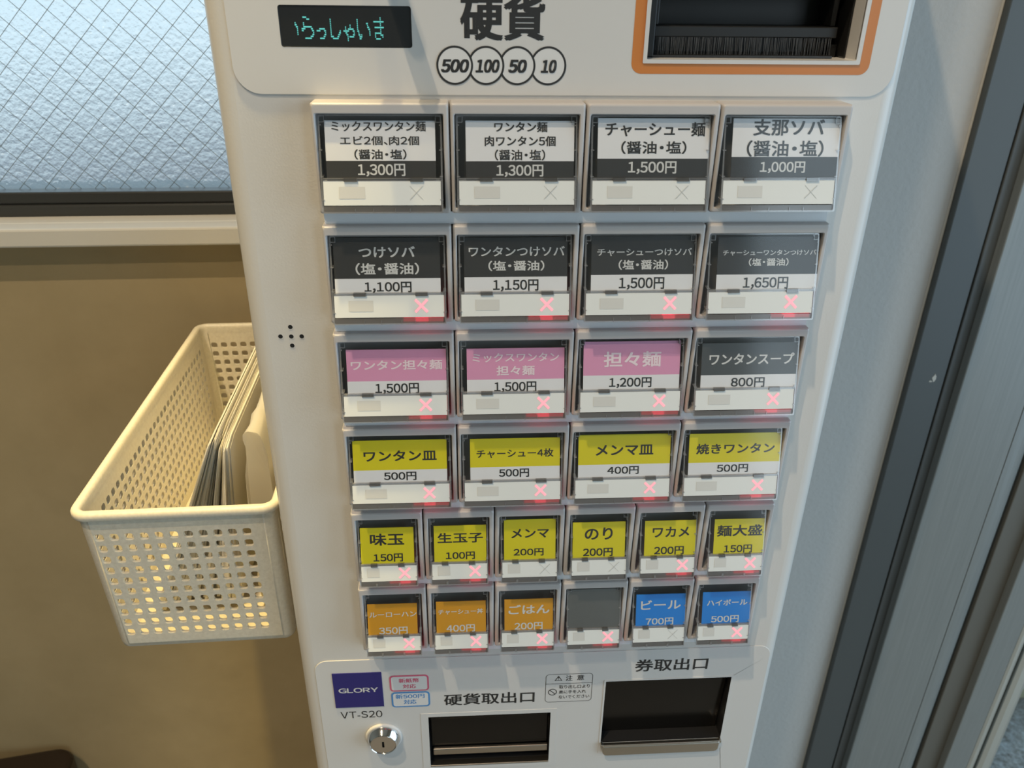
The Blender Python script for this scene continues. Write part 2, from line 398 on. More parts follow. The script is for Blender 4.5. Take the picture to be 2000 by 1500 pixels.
# rounded cover that curls back from the groove
b = MB(); l0 = []
for k in range(9):
    t = k / 8 * PI / 2
    l0.append((0.7205 + 0.034 * math.sin(t) + 0.0012, 0.374 - 0.0215 * math.cos(t)))
prof = l0 + [(l0[-1][0], 0.46), (l0[0][0], 0.46)]
b.loft([[(x, y, FZ) for x, y in prof], [(x, y, DZ1) for x, y in prof]], True, True, smooth=False)
link('frame_cover', b.mesh('frame_cover_round'), 'alu', door)
strip('frame_channel', 'alu_olive', 0.7560, 0.8030, 0.3760)
strip('door_stile', 'alu', 0.8010, 0.8390, 0.3640)
strip('glazing_bead', 'alu_bright', 0.8393, 0.8530, 0.3660, bev=0.005)
strip('gasket', 'gasket', 0.8530, 0.8560, 0.3720)
strip('glazing_bead', 'alu_bright', 0.8562, 0.8840, 0.3700, bev=0.009)
b = MB(); b.box(0.88, DX1 - 0.06, 0.398, 0.404, FZ + 0.1, DZ1 - 0.06); link('door_pane', b.mesh('door_pane'), 'glass', door)
b = MB(); b.box(DX1 - 0.06, DX1, 0.366, 0.46, FZ, DZ1); b.box(0.75, DX1, 0.366, 0.46, DZ1 - 0.06, DZ1); b.box(0.86, DX1 - 0.06, 0.380, 0.43, FZ, FZ + 0.10)
cp = MB(); rr2 = random.Random(3)
def chip(cx, cz, rx, rz, d):
    n_ = 11; pts = [(cx + rx * rr2.uniform(0.6, 1.1) * math.cos(2 * PI * k / n_), d, cz + rz * rr2.uniform(0.5, 1.1) * math.sin(2 * PI * k / n_)) for k in range(n_)]
    cp.loft([[(x, d + 0.0006, z) for x, y, z in pts], pts], cap1=True)
chip(0.6070, ZO - 0.3420, 0.0026, 0.0052, 0.3596); chip(0.6035, ZO - 0.3465, 0.0022, 0.0012, 0.3596)
link('paint_chip', cp.mesh('paint_chip'), 'caulk', door)
link('door_rail', b.mesh('door_rail'), 'alu', door)

# ---------------------------------------------------------------- ticket machine
BASE = Vector((0.1212, 0.17, 0.0))
tm = empty('ticket_machine', BASE)
tag(tm, 'white ticket vending machine with rows of coloured menu buttons', 'ticket machine')
def part(name, mb, mats, parent=None, at=None, smooth=False):
    """a part given in machine coordinates (origin: top left corner of the button block)"""
    m = mb.mesh(name)
    if parent is None:
        return link(name, m, mats, tm, Vector((0, 0, ZO)) - BASE)
    return link(name, m, mats, parent)

CF = 0.012                                  # cabinet face
XL, XR, YB, ZT, ZB = -0.0466, 0.2890, 0.335, 0.463, -ZO + 0.0005
HB = (0.1590, 0.2612, 0.0185, 0.074)        # bill opening x0 x1 z0 z1
HC = (0.0395, 0.1280, -0.4738, -0.4220)     # coin return
HT = (0.1666, 0.2576, -0.4562, -0.3930)     # ticket outlet
c = MB()
rr = 0.0105
prof = []
for k in range(9):
    t = PI / 2 * k / 8; prof.append((XL + rr - rr * math.sin(t), CF + rr - rr * math.cos(t)))
prof += [(XL, YB), (XR, YB)]
for k in range(9):
    t = PI / 2 * (1 - k / 8); prof.append((XR - rr + rr * math.sin(t), CF + rr - rr * math.cos(t)))
c.loft([[(x, y, ZB) for x, y in prof], [(x, y, ZT) for x, y in prof]], smooth=True, closed=False)
full = prof
c.add([(x, y, ZT) for x, y in full], [list(range(len(full)))]); c.add([(x, y, ZB) for x, y in full], [list(range(len(full)))])
def hole(h, r=0.0006, g=0.0): return rrect(h[0] - g, h[1] + g, h[2] - g, h[3] + g, r)
V, F = plate([[(XL + rr, 0, ZB), (XR - rr, 0, ZB), (XR - rr, 0, ZT), (XL + rr, 0, ZT)], hole(HB), hole(HC), hole(HT)], CF, 0.0)
c.add(V, F)
cab = part('cabinet', c, 'cabinet')

u = MB(); V, F = plate([rrect(-0.0352, 0.2815, 0.0020, 0.2500, 0.012, 8), hole(HB), rrect(-0.0117, 0.0483, 0.0226, 0.0402, 0.0012)], CF - 0.0007, 0.0007)
u.add(V, F); bevel(part('upper_panel', u, 'panel'), 0.0003, 1)
u = MB(); V, F = plate([rrect(-0.0362, 0.2826, -0.640, -0.3640, 0.009, 8), hole(HC), hole(HT)], CF - 0.0005, 0.0005)
u.add(V, F); bevel(part('lower_panel', u, 'panel'), 0.00025, 1)
PF = CF - 0.0008                            # face of the prints on the upper panel
LF = CF - 0.0006                            # ... and on the lower panel

# --- display
d = MB(); d.box(-0.0117, 0.0483, CF - 0.0003, CF - 0.0001, 0.0226, 0.0402)
d.loft([rrect(-0.0117, 0.0483, 0.0226, 0.0402, 0.0012, y=CF - 0.00075), rrect(-0.0114, 0.0480, 0.0229, 0.0399, 0.0012, y=CF - 0.0002)])
disp = part('display_screen', d, 'screen')
DOTS = {3: [13, 22, 51, 80, 90, 91, 105], 4: [13, 14, 22, 51, 72, 80, 91, 105], 5: [14, 15, 22, 23, 24, 25, 26, 27, 28, 29, 30, 51, 67, 72, 80, 91, 92, 99, 100, 101, 102, 103, 104, 105, 106, 107, 108], 6: [15, 20, 21, 22, 23, 30, 31, 39, 40, 41, 42, 43, 44, 51, 67, 70, 71, 72, 73, 74, 75, 80, 92, 93, 105], 7: [15, 20, 21, 31, 32, 36, 37, 38, 39, 44, 45, 51, 61, 65, 66, 67, 68, 69, 70, 75, 76, 80, 81, 93, 105], 8: [15, 32, 45, 51, 60, 61, 67, 68, 76, 81, 93, 99, 100, 101, 102, 103, 104, 105], 9: [15, 31, 32, 44, 45, 51, 59, 60, 68, 69, 75, 76, 81, 82, 84, 93, 99, 105, 106, 107], 0: [22, 23, 24, 25, 105], 11: [23, 24, 25, 26, 27, 28, 29, 39, 40, 41, 42, 43, 53, 54, 55, 56, 57, 58, 69, 82, 83, 100, 101, 102, 103, 104], 1: [26, 27, 28, 51, 80, 105], 10: [29, 30, 31, 43, 44, 51, 52, 53, 58, 59, 69, 71, 72, 73, 74, 75, 82, 83, 84, 99, 107], 2: [51, 80, 98, 99, 100, 101, 102, 103, 104, 105, 106, 107, 108], 12: [69]}
d = MB()
for r_, cs in DOTS.items():
    for c_ in cs:
        x = -0.010 + c_ * 0.00042; z = 0.03518 - r_ * 0.0008
        d.box(x - 0.00019, x + 0.00019, CF - 0.00045, CF - 0.00025, z - 0.00028, z + 0.00028)
link('message', d.mesh('message'), 'dots', disp)

# --- unseen rod above the display, added to cast the diagonal shadow across it
b = MB()
b.loft([circle(0.0305, 0.0830, 0.0085, 24, CF - 0.0007), circle(0.0305, 0.0830, 0.0080, 24, CF - 0.004), circle(0.0305, 0.0830, 0.0045, 24, CF - 0.005), circle(0.0305, 0.0830, 0.0045, 24, -0.032), circle(0.0305, 0.0830, 0.0035, 24, -0.034)], cap1=True, smooth=True)
part('added_shadow_rod', b, 'chrome')

# --- coin heading and denomination circles
t_ = MB(); write(t_, '硬貨', 0.0707, 0.1099, 0.0261, 0.0452, lambda z: PF, 0.034)
part('heading', t_, 'ink')
cs_ = MB()
for i, cx in enumerate((0.0678, 0.08255, 0.0973, 0.1120)):
    yy = PF - 0.00004 * (4 - i); rr_ = 0.00865
    V, F = plate([circle(cx, 0.0152, rr_, 48)], yy); cs_.add(V, F, 0)
    V, F = plate([circle(cx, 0.0152, rr_, 48), circle(cx, 0.0152, rr_ - 0.00095, 48)], yy - 0.00003); cs_.add(V, F, 1)
for tx, x0, x1, z0, z1 in (('500', 61.26, 74.58, 12.05, 17.95), ('100', 77.55, 88.97, 12.05, 17.95), ('50', 93.04, 101.89, 12.05, 17.95), ('10', 108.54, 116.05, 12.05, 17.95)):
    write(cs_, tx, x0 / 1000, x1 / 1000, z0 / 1000, z1 / 1000, lambda z: PF - 0.00026, 0.045, 0.2, mi=1)
part('coin_sign', cs_, ['stickerwhite', 'ink'])

# --- bill slot: orange border, white lip, dark recess with ledge and brush
b = MB(); V, F = plate([rrect(0.1518, 0.2684, 0.0120, 0.0850, 0.0048, 6), rrect(0.1571, 0.2632, 0.0167, 0.0760, 0.0006)], PF); b.add(V, F)
part('orange_border', b, 'bordero')
b = MB()
o0 = rrect(0.1571, 0.2632, 0.0167, 0.0760, 0.0006, y=CF - 0.0004); o1 = rrect(0.1571, 0.2632, 0.0167, 0.0760, 0.0006, y=CF - 0.0014)
i1 = rrect(HB[0], HB[1], HB[2], HB[3], 0.0005, y=CF - 0.0014); i0 = rrect(HB[0], HB[1], HB[2], HB[3], 0.0005, y=0.047)
b.loft([o0, o1, i1, i0])
bs = part('bill_slot', b, 'panel')
b = MB()
b.box(HB[0] - 0.001, HB[1] + 0.001, 0.047, 0.049, HB[2] - 0.001, HB[3] + 0.001)
b.box(HB[0] + 0.006, HB[1] - 0.005, 0.026, 0.047, 0.0275, 0.0325)
b.box(HB[0] + 0.006, HB[0] + 0.0085, 0.030, 0.047, 0.0325, 0.0445); b.box(HB[1] - 0.0075, HB[1] - 0.005, 0.030, 0.047, 0.0325, 0.0445)
b.box(HB[0] + 0.006, HB[1] - 0.005, 0.030, 0.047, 0.0445, 0.0475)
b.box(HB[1] - 0.0010, HB[1] - 0.0001, 0.023, 0.047, HB[2] + 0.0002, 0.0735)
b.box(HB[0] + 0.0002, HB[0] + 0.005, 0.020, 0.047, HB[2] + 0.0002, 0.072); b.box(HB[1] - 0.0055, HB[1] - 0.0022, 0.030, 0.047, HB[2] + 0.0002, 0.0245)
bevel(link('bill_acceptor', b.mesh('bill_acceptor'), 'blackgloss', bs), 0.0005)
b = MB()
for k in range(230):
    x = HB[0] + 0.0075 + k * 0.00038 + random.uniform(-0.0001, 0.0001); q = random.uniform(-0.0006, 0.0006)
    y = 0.0245 + random.uniform(0, 0.003)
    b.loft([[(x - 0.00012, y, 0.0275), (x + 0.00012, y, 0.0275), (x, y + 0.0002, 0.0275)],
            [(x + q - 0.00007, y - 0.001, 0.0198), (x + q + 0.00007, y - 0.001, 0.0198), (x + q, y - 0.0008, 0.0198)]])
o = link('brush', b.mesh('brush'), 'brush', bs); o['kind'] = 'stuff'
b = MB(); b.box(HB[0] + 0.003, HB[1] - 0.008, 0.0205, 0.047, HB[2] + 0.0002, HB[2] + 0.0012); link('base_rail', b.mesh('base_rail'), 'black', bs)

# --- coin return
b = MB()
o0 = rrect(0.0340, 0.1329, -0.4790, -0.4183, 0.0004, y=LF + 0.0002); o1 = rrect(0.0341, 0.1328, -0.4789, -0.4184, 0.0004, y=LF - 0.0002)
i1 = rrect(HC[0], HC[1], HC[2], HC[3], 0.0003, y=LF - 0.0002); i0 = rrect(HC[0], HC[1], HC[2], HC[3], 0.0003, y=0.030)
b.loft([o0, o1, i1], mi=0); b.loft([i1, i0], mi=1)
b.box(HC[0] - 0.001, HC[1] + 0.001, 0.030, 0.032, HC[2] - 0.001, HC[3] + 0.001, mi=1)
ct = part('coin_return', b, ['panel', 'black'])
b = MB(); b.box(HC[0] + 0.001, HC[1] - 0.001, 0.0165, 0.0185, -0.4590, -0.4290); b.box(HC[0] + 0.001, HC[1] - 0.001, 0.0150, 0.0185, -0.4290, -0.4235)
bevel(link('flap', b.mesh('flap'), 'smoked', ct), 0.0008)
b = MB(); b.box(HC[0] + 0.0022, HC[1] - 0.0006, 0.0135, 0.0165, -0.4655, -0.4592)
bevel(link('trim_bar', b.mesh('trim_bar'), 'steel', ct), 0.0008)
b = MB(); b.box(HC[0], HC[1], CF - 0.0012, 0.0160, HC[2] - 0.0012, HC[2] + 0.0002)
bevel(link('bottom_edge', b.mesh('bottom_edge'), 'steel', ct), 0.0004)

# --- ticket outlet with stainless lip
b = MB()
i1 = rrect(HT[0], HT[1], HT[2], HT[3], 0.0003, y=LF - 0.0003); i0 = rrect(HT[0], HT[1], HT[2], HT[3], 0.0003, y=0.040)
o1 = rrect(HT[0] - 0.0013, HT[1] + 0.0013, HT[2] - 0.012, HT[3] + 0.0013, 0.0006, y=LF - 0.0003)
o0 = rrect(HT[0] - 0.0014, HT[1] + 0.0014, HT[2] - 0.0121, HT[3] + 0.0014, 0.0006, y=LF + 0.0002)
b.loft([o0, o1, i1], mi=0); b.loft([i1, i0], mi=1)
b.add(i0, [list(range(len(i0)))], 1)
tk = part('ticket_outlet', b, ['panel', 'black'])
b = MB(); b.add([(HT[0] + 0.001, 0.0175, HT[3] - 0.001), (HT[1] - 0.001, 0.0175, HT[3] - 0.001), (HT[1] - 0.001, 0.0215, HT[2]), (HT[0] + 0.001, 0.0215, HT[2])], [(0, 3, 2, 1)])
link('flap', b.mesh('ticket_flap'), 'smoked', tk)
b = MB(); lp = []
for x, z in rrect(HT[0] + 0.0015, HT[1] - 0.0015, -0.4672, -0.4570, 0.004, 5) and [(p[0], p[2]) for p in rrect(HT[0] + 0.0015, HT[1] - 0.0015, -0.4672, -0.4560, 0.0035, 5)]:
    lp.append((x, z))
lp2 = []
for x, z in lp:
    if z > -0.4600: z = -0.4572; x = HT[0] + 0.0012 if x < 0.2 else HT[1] - 0.0012
    lp2.append((x, z))
b.loft([[(x, LF - 0.0002, z) for x, z in lp2], [(x, LF - 0.0030, z) for x, z in lp2], [(0.2121 + (x - 0.2121) * 0.992, LF - 0.0037, -0.4620 + (z + 0.4620) * 0.90) for x, z in lp2]], True, True)
b.box(HT[0] + 0.0001, HT[1] - 0.0001, LF - 0.0030, 0.020, -0.4574, -0.4564)
b.box(HT[0] - 0.0003, HT[0] + 0.0016, LF - 0.0030, LF + 0.001, -0.4590, -0.4560); b.box(HT[1] - 0.0016, HT[1] + 0.0003, LF - 0.0030, LF + 0.001, -0.4590, -0.4560)
bevel(link('outlet_lip', b.mesh('outlet_lip'), 'steel', tk), 0.0004)

# --- key lock
b = MB(); kx, kz = 0.0068, -0.4400
b.loft([circle(kx, kz, r_, 48, y) for r_, y in ((0.0132, LF), (0.0132, LF - 0.0012), (0.0126, LF - 0.0018), (0.0118, LF - 0.0018))], smooth=True)
lock = part('key_lock', b, 'panel')
b = MB()
b.loft([circle(kx, kz, r_, 48, y) for r_, y in ((0.0118, LF), (0.0118, LF - 0.0024), (0.0115, LF - 0.0030), (0.0098, LF - 0.0074), (0.0093, LF - 0.0078), (0.0090, LF - 0.0074), (0.0089, LF - 0.0068))], smooth=True)
slot = rrect(kx - 0.0008, kx + 0.0008, kz - 0.0030, kz + 0.0030, 0.0004)
V, F = plate([circle(kx, kz, 0.0089, 48), slot], LF - 0.0072); b.add(V, F)
link('lock_cylinder', b.mesh('lock_cylinder'), 'chrome', lock)
b = MB(); b.box(kx - 0.0009, kx + 0.0009, LF - 0.0060, LF - 0.0050, kz - 0.0031, kz + 0.0031); link('keyway', b.mesh('keyway'), 'black', lock)

# --- badge, model lettering, stickers, notices
b = MB(); b.box(-0.0250, 0.0088, LF - 0.0004, LF + 0.0002, -0.4088, -0.3757)
bd = part('maker_badge', b, 'badge')
b = MB()
write(b, 'GLORY', -0.0217, 0.0057, -0.3943, -0.3897, lambda z: LF - 0.0005, 0.026)
link('lettering', b.mesh('badge_lettering'), 'whiteink', bd)
def text_part(name, items, m, y, bold):
    b = MB()
    for s_, x0, x1, z0, z1 in items: write(b, s_, x0 / 1000, x1 / 1000, z0 / 1000, z1 / 1000, lambda z: y, bold)
    return part(name, b, m)
text_part('model_lettering', [('VT-S20', -22.38, 7.03, -420.1, -413.4)], 'ink', LF, 0.004)
text_part('heading', [('硬貨取出口', 51.27, 115.88, -411.1, -399.9)], 'ink', LF, 0.018)
text_part('heading', [('券取出口', 186.43, 238.67, -384.7, -373.0)], 'ink', LF, 0.018)
for bx, m, items in (((0.0139, 0.0412, -0.3949, -0.3797), 'pinkink', [('新紙幣', 20.4, 34.4, -386.6, -382.5), ('対応', 22.9, 32.1, -392.1, -388.1)]),
                     ((0.0144, 0.0414, -0.4106, -0.3959), 'blueink', [('新500円', 17.3, 37.7, -402.1, -397.7), ('対応', 22.8, 31.8, -407.7, -403.2)])):
    b = MB(); V, F = plate([rrect(*bx, 0.0028, 6)], LF - 0.0002, 0.0002); b.add(V, F, 0)
    ins = (bx[0] + 0.0012, bx[1] - 0.0012, bx[2] + 0.0011, bx[3] - 0.0011)
    V, F = plate([rrect(*ins, 0.0018, 6)], LF - 0.00026); b.add(V, F, 1)
    st = part('sticker', b, [m, 'stickerwhite'])
    st['label'] = ('pink' if m == 'pinkink' else 'blue') + ' outlined sticker'
    b = MB()
    for s_, x0, x1, z0, z1 in items: write(b, s_, x0 / 1000, x1 / 1000, z0 / 1000, z1 / 1000, lambda z: LF - 0.00032, 0.022)
    link('lettering', b.mesh('sticker_lettering'), m, st)
b = MB(); wx = (0.1234, 0.1570, -0.4118, -0.3842); lw = 0.00035
V, F = plate([rrect(*wx, 0.0028, 6), rrect(wx[0] + lw, wx[1] - lw, wx[2] + lw, wx[3] - lw, 0.0025, 6)], LF); b.add(V, F)
b.add([(wx[0], LF, -0.39375), (wx[1], LF, -0.39375), (wx[1], LF, -0.3934), (wx[0], LF, -0.3934)], [(0, 1, 2, 3)])
tri = [(0.1297, 0, -0.3907), (0.1353, 0, -0.3907), (0.1325, 0, -0.3857)]; tri2 = [(0.13055, 0, -0.39025), (0.13445, 0, -0.39025), (0.1325, 0, -0.38675)]
V, F = plate([tri, tri2], LF); b.add(V, F)
b.add([(0.1323, LF, -0.3888), (0.1327, LF, -0.3888), (0.1328, LF, -0.3872), (0.1322, LF, -0.3872)], [(0, 1, 2, 3)])
b.add([(0.1323, LF, -0.3898), (0.1327, LF, -0.3898), (0.1327, LF, -0.3893), (0.1323, LF, -0.3893)], [(0, 1, 2, 3)])
V, F = plate([circle(0.1286, -0.4017, 0.0032), circle(0.1286, -0.4017, 0.0026)], LF); b.add(V, F)
q = 0.0020; h_ = 0.00022
b.add([(0.1286 - q - h_, LF, -0.4017 + q - h_), (0.1286 - q + h_, LF, -0.4017 + q + h_), (0.1286 + q + h_, LF, -0.4017 - q + h_), (0.1286 + q - h_, LF, -0.4017 - q - h_)], [(0, 1, 2, 3)])
for s_, x0, x1, z0, z1 in (('注', 137.7, 142.5, -390.9, -385.7), ('意', 145.7, 150.8, -390.7, -385.6), ('取り出し口より', 133.2, 155.2, -398.6, -395.1), ('奥に手を入れ', 133.2, 152.8, -403.6, -400.3), ('ないでください', 133.2, 155.4, -408.6, -405.2)):
    write(b, s_, x0 / 1000, x1 / 1000, z0 / 1000, z1 / 1000, lambda z: LF, 0.012)
part('warning_notice', b, 'ink')
b = MB()
for x, z in ((-23.8, -117.4), (-29.7, -122.9), (-23.9, -123.0), (-18.3, -123.0), (-24.0, -128.4)):
    V, F = plate([circle(x / 1000, z / 1000, 0.00125, 20)], CF - 0.0001, 0.0); b.add(V, F, 0)
    V, F = plate([circle(x / 1000, z / 1000, 0.0016, 20), circle(x / 1000, z / 1000, 0.00125, 20)], CF - 0.00015, 0.0); b.add(V, F, 1)
part('speaker_holes', b, ['black', 'panel'])

# --- buttons
PM = 0.05834
def yfront(z): return 0.0035 + 0.25 * (z + 0.005)      # slanted button face (z is negative, measured from the row top)
def ycard(z): return yfront(z) + 0.0008
BUTTONS = [
  (0,0,'K0',(5.8,57.9,-8.7,-26.5,-32.8),[('ミックスワンタン麺', 9.0, 53.5, -13.4, -8.8), ('エビ2個、肉2個', 12.8, 50.2, -19.5, -15.4), ('(醤油・塩)', 19.3, 44.0, -25.9, -21.3), ('1,300円', 20.6, 43.2, -33.5, -27.8)]),
  (0,1,'K0',(7.4,59.7,-8.6,-26.7,-33.1),[('ワンタン麺', 21.1, 46.7, -13.6, -9.0), ('肉ワンタン5個', 16.5, 50.7, -19.9, -15.3), ('(醤油・塩)', 21.3, 45.7, -26.3, -21.4), ('1,300円', 22.0, 44.8, -33.8, -28.2)]),
  (0,2,'K0',(6.2,61.0,-7.4,-25.5,-32.6),[('チャーシュー麺', 9.7, 58.7, -15.4, -9.0), ('(醤油・塩)', 17.7, 49.8, -23.4, -17.5), ('1,500円', 21.3, 45.2, -32.5, -26.7)]),
  (0,3,'K0',(7.5,61.1,-7.3,-24.7,-32.0),[('支那ソバ', 17.5, 53.0, -15.0, -7.4), ('(醤油・塩)', 14.8, 53.3, -24.6, -17.1), ('1,000円', 22.0, 44.7, -32.2, -26.8)]),
  (1,0,'K1',(4.6,58.4,-7.3,-27.3,-34.4),[('つけソバ', 17.3, 45.7, -17.0, -11.5), ('(塩・醤油)', 15.4, 47.6, -25.4, -19.6), ('1,100円', 19.5, 43.5, -34.3, -28.9)]),
  (1,1,'K1',(5.7,58.9,-7.6,-27.0,-34.0),[('ワンタンつけソバ', 8.1, 57.5, -16.8, -11.9), ('(塩・醤油)', 18.1, 47.0, -24.0, -18.9), ('1,150円', 20.4, 44.0, -34.1, -28.3)]),
  (1,2,'K1',(6.4,60.1,-7.1,-26.4,-33.6),[('チャーシューつけソバ', 9.4, 59.0, -17.0, -13.2), ('(塩・醤油)', 20.7, 46.7, -23.9, -18.9), ('1,500円', 21.1, 45.1, -33.9, -27.7)]),
  (1,3,'K1',(7.8,61.8,-8.0,-26.8,-34.0),[('チャーシューワンタンつけソバ', 10.5, 60.3, -17.2, -14.4), ('(塩・醤油)', 24.5, 45.8, -22.5, -18.6), ('1,650円', 22.1, 46.4, -34.2, -28.1)]),
  (2,0,'P',(6.2,60.0,-10.8,-27.7,-34.2),[('ワンタン担々麺', 8.4, 57.8, -21.7, -16.4), ('1,500円', 21.1, 44.9, -34.7, -28.9)]),
  (2,1,'P',(6.2,59.8,-11.0,-27.8,-34.4),[('ミックスワンタン', 9.3, 56.8, -18.3, -13.5), ('担々麺', 22.4, 43.4, -25.6, -20.3), ('1,500円', 21.1, 44.4, -34.9, -29.1)]),
  (2,2,'P',(5.4,59.3,-8.1,-26.5,-33.5),[('担々麺', 16.6, 48.6, -22.0, -13.5), ('1,200円', 19.9, 43.7, -33.5, -27.8)]),
  (2,3,'G',(6.5,60.7,-9.8,-27.3,-34.1),[('ワンタンスープ', 10.8, 59.0, -21.6, -15.4), ('800円', 23.8, 43.0, -34.2, -28.8)]),
  (3,0,'Y',(5.0,58.8,-9.7,-27.1,-34.2),[('ワンタン皿', 11.1, 53.0, -21.8, -15.6), ('500円', 22.3, 41.0, -33.3, -28.3)]),
  (3,1,'Y',(7.3,59.6,-10.0,-26.7,-34.0),[('チャーシュー4枚', 11.0, 55.9, -21.2, -16.2), ('500円', 24.0, 41.6, -32.9, -27.9)]),
  (3,2,'Y',(5.5,59.9,-9.0,-26.7,-33.6),[('メンマ皿', 15.7, 49.8, -21.3, -15.0), ('400円', 22.8, 41.5, -32.7, -27.9)]),
  (3,3,'Y',(6.1,61.3,-9.6,-26.9,-34.0),[('焼きワンタン', 10.4, 57.5, -21.7, -15.5), ('500円', 23.3, 42.2, -33.0, -28.1)]),
  (4,0,'y',(4.8,37.1,-12.7,0.0,-35.8),[('味玉', 10.6, 31.3, -23.8, -16.2), ('150円', 12.3, 30.2, -34.3, -29.1)]),
  (4,1,'y',(6.1,38.1,-12.5,0.0,-35.7),[('生玉子', 8.3, 36.1, -23.4, -16.9), ('100円', 13.1, 31.0, -34.1, -29.2)]),
  (4,2,'y',(5.7,37.6,-9.7,0.0,-34.4),[('メンマ', 10.2, 33.4, -21.5, -15.6), ('200円', 11.6, 30.2, -33.0, -28.3)]),
  (4,3,'y',(4.9,37.7,-12.7,0.0,-35.8),[('のり', 12.4, 29.8, -23.9, -16.1), ('200円', 11.5, 30.1, -34.7, -29.3)]),
  (4,4,'y',(6.6,38.9,-12.9,0.0,-35.8),[('ワカメ', 11.5, 34.6, -23.4, -16.8), ('200円', 12.9, 31.7, -34.9, -29.5)]),
  (4,5,'y',(7.2,39.5,-13.0,0.0,-35.9),[('麺大盛', 8.9, 37.7, -24.0, -16.7), ('150円', 13.8, 31.9, -35.0, -29.7)]),
  (5,0,'o',(5.0,36.7,-14.5,0.0,-36.9),[('ルーローハン', 6.1, 36.3, -23.3, -19.8), ('350円', 11.9, 30.3, -35.4, -30.2)]),
  (5,1,'o',(5.6,37.6,-14.2,0.0,-36.8),[('チャーシュー丼', 6.9, 35.8, -22.8, -19.3), ('400円', 12.0, 30.4, -35.2, -30.1)]),
  (5,2,'o',(6.4,38.0,-14.1,0.0,-36.8),[('ごはん', 9.0, 35.7, -24.1, -17.7), ('200円', 12.9, 31.3, -35.3, -30.1)]),
  (5,4,'b',(6.1,38.8,-13.6,0.0,-36.1),[('ビール', 9.2, 35.7, -24.0, -17.5), ('700円', 12.8, 31.2, -35.0, -30.0)]),
  (5,5,'b',(6.9,39.2,-13.4,0.0,-36.4),[('ハイボール', 9.8, 36.9, -22.8, -18.6), ('500円', 13.1, 31.8, -34.8, -29.9)]),
]

